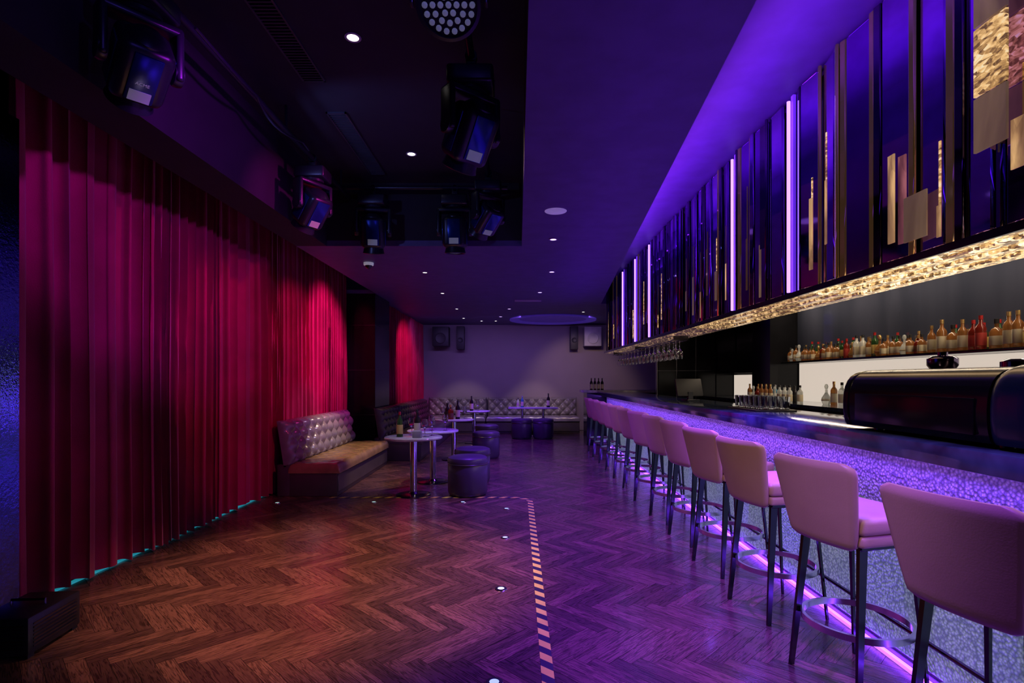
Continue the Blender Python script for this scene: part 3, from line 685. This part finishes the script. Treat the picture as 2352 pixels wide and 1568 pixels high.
def mover_parts(tilt,pan,k=1):
    clamp=mk(lambda b:(a_box(b,(-.03,-.02,-.09*k),(.03,.02,-.02),0,.006),a_lathe(b,[(.024,-.02),(.036,-.02),(.036,.02),(.024,.02)],20,mat=Matrix.Rotation(PI/2,4,'X'),closed=True)),'clamp',m_fixture)
    base=mk(lambda b:(a_box(b,(-.13*k,-.11*k,-.19*k),(.13*k,.11*k,-.09*k),0,.018,3),a_lathe(b,[(0,-.21*k),(.09*k,-.21*k),(.09*k,-.185*k),(0,-.185*k)],24)),'base',m_fixture)
    R=Matrix.Rotation(pan,4,'Z')
    def yoke(b):
        for s in(-1,1):
            a_box(b,(s*.155*k-.018*k,-.055*k,-.46*k),(s*.155*k+.018*k,.055*k,-.21*k),0,.014,3,R)
        a_box(b,(-.17*k,-.055*k,-.245*k),(.17*k,.055*k,-.205*k),0,.014,3,R)
        for s in(-1,1): a_lathe(b,[(0,-.02),(.05*k,-.02),(.055*k,0),(.05*k,.02),(0,.02)],20,mat=R@Matrix.Translation((s*.155*k,0,-.42*k))@Matrix.Rotation(PI/2,4,'Y'))
    T=R@Matrix.Translation((0,0,-.42*k))@Matrix.Rotation(tilt,4,'X')
    def head(b):
        a_box(b,(-.115*k,-.105*k,-.17*k),(.115*k,.105*k,.13*k),0,.045*k,4,T)
        a_lathe(b,[(0,.165*k),(.05*k,.16*k),(.085*k,.13*k),(.085*k,.1*k)],28,mat=T)
        a_lathe(b,[(.09*k,-.15*k),(.10*k,-.2*k),(.105*k,-.215*k),(.095*k,-.22*k),(.085*k,-.2*k),(0,-.195*k)],28,mat=T)
    def ribs(b):
        for s in(-1,1): a_box(b,(-.06*k,s*.105*k-.008,-.14*k),(.06*k,s*.105*k+.008,.10*k),0,.006,2,T)
        for s in(-1,1): a_box(b,(s*.115*k-.006,-.05*k,-.13*k),(s*.115*k+.006,.05*k,.09*k),0,.005,2,T)
    lens=mk(lambda b:a_lathe(b,[(0,-.222*k),(.05*k,-.215*k),(.082*k,-.203*k),(.082*k,-.197*k),(0,-.197*k)],28,mat=T),'lens',m_lensg)
    plate=mk(lambda b:a_box(b,(-.045*k,-.117*k,-.135*k),(.045*k,-.112*k,-.08*k),0,0,1,T),'plate',m_plate)
    return [('clamp',clamp),('base',base),('yoke',mk(yoke,'yoke',m_fixture)),('head',mk(head,'head',m_fixture),None,[('lens',lens),('badge_plate',plate),('side_trim',mk(ribs,'ribs',m_rim))])],T
MG='black moving head stage lights'
def mover(x,y,z,tilt,pan,lab,k=1,text=False):
    pp,T=mover_parts(math.radians(tilt),math.radians(pan),k)
    e=thing('stage_light',lab,'stage light',(x,y,z),parts=pp,group=MG)
    if text:
        cu=bpy.data.curves.new('lettering','FONT'); cu.body='ACME'; cu.size=.022; cu.align_x='CENTER'; cu.extrude=.0006
        tmp=bpy.data.objects.new('tmp',cu); COL.objects.link(tmp)
        dg=bpy.context.evaluated_depsgraph_get()
        me=bpy.data.meshes.new_from_object(tmp.evaluated_get(dg)); bpy.data.objects.remove(tmp)
        me.materials.clear(); me.materials.append(m_text)
        me.transform(T@Matrix.Translation((0,-.1145,-.05))@Matrix.Rotation(PI/2,4,'X'))
        h=[c for c in e.children if c.name.startswith('head')][0]
        ob('lettering',me,h)
    return e
LB='black moving head stage light clamped to the side pipe'
mover(-1.79,2.58,3.27,55,50,LB,1,True)
mover(-1.79,4.75,3.27,40,60,LB)
mover(-1.49,5.6,3.315,15,10,'black moving head stage light hanging from the cross pipe',1.05)
mover(-.65,5.6,3.315,8,0,'black moving head stage light on the cross pipe pointing down',1.05)
mover(-.28,3.25,3.27,35,40,'black moving head stage light hanging from the inner pipe',1.05)
mover(-.28,5.1,3.27,50,40,'black moving head stage light hanging from the inner pipe',.95)
def par():
    T=Matrix.Translation((0,0,-.12))@Matrix.Rotation(math.radians(-38),4,'X')
    body=mk(lambda b:a_lathe(b,[(0,.08),(.07,.08),(.12,.03),(.145,-.03),(.145,-.06),(.13,-.062),(.13,-.045),(0,-.045)],40,mat=T),'housing',m_fixture)
    yk=mk(lambda b:(a_box(b,(-.175,-.02,-.14),(-.16,.02,0.0),0,.004),a_box(b,(.16,-.02,-.14),(.175,.02,.0),0,.004),a_box(b,(-.175,-.02,-.01),(.175,.02,.015),0,.004),a_box(b,(-.03,-.02,0),(.03,.02,.13))),'yoke',m_fixture)
    m_dl=M('diode_lens',(.25,.25,.35),.15,em=(.4,.42,.68),es=.13)
    out=[('housing',body),('yoke',yk)]
    pts=[(0,0)]
    for n,r in((6,.036),(12,.071),(18,.106)):
        pts+=[(r*math.cos(2*PI*i/n),r*math.sin(2*PI*i/n)) for i in range(n)]
    for px,py in pts:
        out.append(('lens',mk(lambda b:a_lathe(b,[(0,-.058),(.009,-.056),(.0135,-.05),(.0135,-.045),(0,-.045)],10,c=(px,py,0),mat=T),'lens',m_dl)))
    return out
thing('wash_light','round black led wash light with many clear lenses','stage light',(-.31,2.45,3.17),parts=par())
single('cable','black looping power cable tied along the side pipe','cable',mk(lambda b:a_tube(b,[(-1.72+.03*math.sin(i*.5),2.9+i*.1,3.22-.05*abs(math.sin(i*.45))) for i in range(16)],.009),'cb',m_fixture))
# ------------------------------------------------------------------ floor fittings
def tape():
    import bisect
    bm=bmesh.new(); pts=[]
    x=-2.15
    while x<-.10: pts.append((x,6.2)); x+=.01
    cx,cy,r=-.09,5.975,.225
    for i in range(36): a=PI/2-i*PI/2/36; pts.append((cx+r*math.cos(a),cy+r*math.sin(a)))
    y=5.97
    while y>.3: pts.append((.135,y)); y-=.01
    cum=[0]
    for a,b in zip(pts,pts[1:]): cum.append(cum[-1]+math.hypot(b[0]-a[0],b[1]-a[1]))
    def at(s):
        s=max(0,min(cum[-1]-1e-4,s))
        i=max(0,bisect.bisect_right(cum,s)-1); i=min(i,len(pts)-2)
        t=(s-cum[i])/max(1e-9,cum[i+1]-cum[i]); a=Vector(pts[i]);b=Vector(pts[i+1]); d=(b-a).normalized()
        return a.lerp(b,t),Vector((-d.y,d.x))
    seg=.065;n=int(cum[-1]/seg);w=.029;sh=.026
    for k in range(n):
        s0=k*seg;s1=s0+seg
        q=[]
        for s,side in((s0+sh,1),(s0-sh,-1),(s1-sh,-1),(s1+sh,1)):
            p,nn=at(s); q.append(bm.verts.new((p.x+nn.x*w*side,p.y+nn.y*w*side,.0015)))
        f=bm.faces.new(q); f.material_index=k%2
    return fin(bm,'tape',[m_yellow,m_blacktape],smooth=False)
single('hazard_tape','yellow and black striped tape edging the dance floor','tape',tape())
for x,y in((-2.62,5.92),(-1.58,5.96),(-.605,5.96),(-.12,5.66),(-.11,4.63),(-.11,3.5),(-.106,2.42)):
    thing('floor_light','small round recessed floor uplight with steel rim','floor light',(x,y,.0005),parts=[
     ('rim',mk(lambda b:a_lathe(b,[(.022,0),(.040,0),(.038,.004),(.022,.005)],24,closed=True),'rim',m_chrome)),
     ('lens',mk(lambda b:a_lathe(b,[(0,.003),(.022,.003),(.022,0),(0,0)],20),'lens',m_floorlens))],group='recessed floor uplights')
def fog():
    body=mbox('body',(-.13,-.18,.015),(.13,.18,.20),m_fixture,.012)
    v=mk(lambda b:[a_box(b,(-.11,-.183,.05+i*.018),(.11,-.178,.058+i*.018)) for i in range(7)],'vent_slats',m_blackgloss)
    v2=mk(lambda b:[a_box(b,(.129,-.15,.05+i*.018),(.134,.15,.058+i*.018)) for i in range(7)],'vent_slats',m_blackgloss)
    h=mk(lambda b:a_tube(b,[(-.08,0,.19),(-.08,0,.225),(.08,0,.225),(.08,0,.19)],.007),'handle',m_dchrome)
    return [('body',body),('vent_slats',v),('vent_slats',v2),('handle',h)]+[('foot',mk(lambda b:a_box(b,(x-.02,y-.02,0),(x+.02,y+.02,.016)),'foot',m_black)) for x in(-.1,.1) for y in(-.15,.15)]
thing('fog_machine','black vented fog machine on the floor by the curtain','fog machine',(-2.50,2.78,0),(0,0,.1),fog())
def spk(w,d,h,mb):
    return [('cabinet',mbox('cab',(-w/2,-d,-h/2),(w/2,0,h/2),mb,.01)),('driver',mk(lambda b:a_lathe(b,[(0,.0),(w*.18,.004),(w*.30,.014),(w*.33,.006),(w*.33,0),(0,-.004)],28,mat=Matrix.Translation((0,-d,-h*.1))@Matrix.Rotation(PI/2,4,'X')),'drv',mb)),
     ('bracket',mbox('br',(-.03,0,-.05),(.03,.06,.05),m_fixture))]
m_spk=M('speaker_grey_black',(.025,.022,.03),.5)
m_spkw=M('speaker_pale_grey',(.42,.40,.42),.5)
thing('wall_speaker','black square speaker mounted on the taupe end wall','speaker',(-2.0,14.33,2.45),parts=spk(.42,.3,.5,m_spk))
thing('wall_speaker','narrow black column speaker on the taupe end wall','speaker',(-1.5,14.33,2.42),parts=spk(.2,.2,.6,m_spk))
thing('wall_speaker','narrow black column speaker on the taupe end wall','speaker',(1.46,14.33,2.42),parts=spk(.2,.2,.6,m_spk))
thing('wall_speaker','pale grey square speaker on the taupe end wall','speaker',(1.93,14.33,2.45),parts=spk(.44,.3,.5,m_spkw))
# ------------------------------------------------------------------ lights
def aim(o,t): o.rotation_euler=(Vector(t)-o.location).to_track_quat('-Z','Y').to_euler()
def spot(loc,t,c,e,ang=60,blend=.6,r=.04):
    l=bpy.data.lights.new('spot_lamp','SPOT'); l.color=c; l.energy=e; l.spot_size=math.radians(ang); l.spot_blend=blend; l.shadow_soft_size=r
    o=bpy.data.objects.new('spot_lamp',l); COL.objects.link(o); o.location=loc; aim(o,t); return o
WARM=(1,.70,.46)
def strip(loc,rot,L,w,c,e):
    l=bpy.data.lights.new('strip_lamp','AREA'); l.shape='RECTANGLE'; l.size=w; l.size_y=L; l.color=c; l.energy=e
    o=bpy.data.objects.new('strip_lamp',l); COL.objects.link(o); o.location=loc; o.rotation_euler=rot; return o
strip((1.705,5.65,1.0),(0,math.radians(28),0),10.6,.03,(.25,.075,1),56)
strip((1.785,5.65,.05),(0,math.radians(-60),0),10.6,.03,(.26,.05,1),60)
strip((1.32,4.6,2.87),(0,math.radians(-160),0),9,.16,(.30,.03,1),42)  # unseen lamp added for the raised ceiling's violet glow
strip((1.05,5.5,1.9),(0,math.radians(170),0),9,.4,(.14,.01,1),12)  # unseen up-light added to tint the main ceiling
strip((1.85,3.2,1.79),(0,0,0),5,.1,(1,.65,.35),6)
strip((3.78,4.2,2.5),(0,math.radians(15),0),7,.1,(1,.78,.55),55)
l=bpy.data.lights.new('wall_fill','AREA'); l.shape='RECTANGLE'; l.size=4.5; l.size_y=.12; l.color=(.42,.25,1); l.energy=20; l.spread=math.radians(110)  # added unseen fill brightening the end wall
o=bpy.data.objects.new('wall_fill',l); COL.objects.link(o); o.location=(-.1,12.3,2.74); aim(o,(-.1,14.4,1.0))
# curtain lights
spot((-.3,3.6,3.0),(-2.87,5.8,1.3),(1,.05,.22),105,46)
spot((-1.2,7.5,2.7),(-2.9,8.0,1.8),(1,.05,.60),300,62)
spot((-.8,6.4,2.72),(-2.9,7.0,1.6),(1,.04,.45),110,52)
spot((-.5,2.2,2.9),(-2.87,4.1,2.6),(.46,.02,1),150,50)
spot((-.4,4.4,3.1),(-2.87,4.9,2.3),(.9,.03,.7),70,52)
spot((-1.3,11,2.7),(-2.5,12,1.5),(1,.05,.45),130,75)
# warm floor light
spot((-1.0,3.36,3.4),(-1.25,3.75,0),(1,.50,.30),680,54)
spot((-1.0,5.1,3.4),(-1.0,4.7,0),(1,.50,.32),120,60)
# sofa downlights and an added fill
spot((-1.25,7.3,2.74),(-2.15,7.5,.3),WARM,280,46)
spot((.36,6.4,2.74),(-2.65,7.3,.75),(.62,.60,1),170,22,.7)  # added fill turning the sofa back lilac
spot((-1.2,6.0,2.74),(-1.15,6.5,.68),(.8,.75,1),70,32,.7)
spot((-1.26,9.07,2.74),(-1.2,9.2,0),WARM,45,70)
spot((-1.25,11.1,2.74),(-1.4,11.2,0),WARM,40,70)
spot((-1.28,12.4,2.74),(-1.4,13.9,.5),(1,.78,.65),75,45)
spot((.4,12.4,2.74),(.4,13.9,.5),(1,.78,.68),75,45)
spot((1.39,11.6,2.74),(1.6,14.2,1.1),WARM,80,60)
# violet wash
for x,y,e in((.36,5.57,580),(.45,7.26,500),(.36,8.98,380),(-.18,11.1,280),(-.4,12.2,200),(.85,3.6,1050),(.6,1.8,480),(-.6,7.5,150)):
    spot((x,y,2.74),(x+.10,y,0),(.20,.04,1),e,78 if y<6 else 96,.9)
# blue fill added inside the recess for its side wall and stage lights
spot((-.1,1.2,3.35),(-1.8,3.6,3.1),(.14,.08,1),20,80)
spot((-1.9,3.6,2.95),(-.4,5.2,3.1),(.2,.25,1),26,90)
# warm light on the stool backs
spot((-.6,1.0,3.1),(1.3,2.6,.9),(1,.70,.42),135,42,.8,.15)
spot((-.2,3.6,3.1),(1.3,4.8,.9),(1,.68,.42),85,46,.8,.15)
spot((.2,5.8,2.74),(1.3,7.4,.9),(1,.66,.45),50,50,.8,.1)
w=bpy.data.worlds.new('World'); S.world=w; w.use_nodes=True
w.node_tree.nodes['Background'].inputs[0].default_value=(.02,.01,.06,1); w.node_tree.nodes['Background'].inputs[1].default_value=.3
S.view_settings.view_transform='Standard'
S.view_settings.look='None'
# ------------------------------------------------------------------ camera
cd=bpy.data.cameras.new('camera'); cam=bpy.data.objects.new('camera',cd); COL.objects.link(cam)
cam.location=(0,0,H); cam.rotation_euler=(PI/2,0,0)
cd.sensor_width=36; cd.lens=F/2352*36; cd.shift_x=-14/2352; cd.shift_y=86/2352; cd.clip_start=.05
S.camera=cam
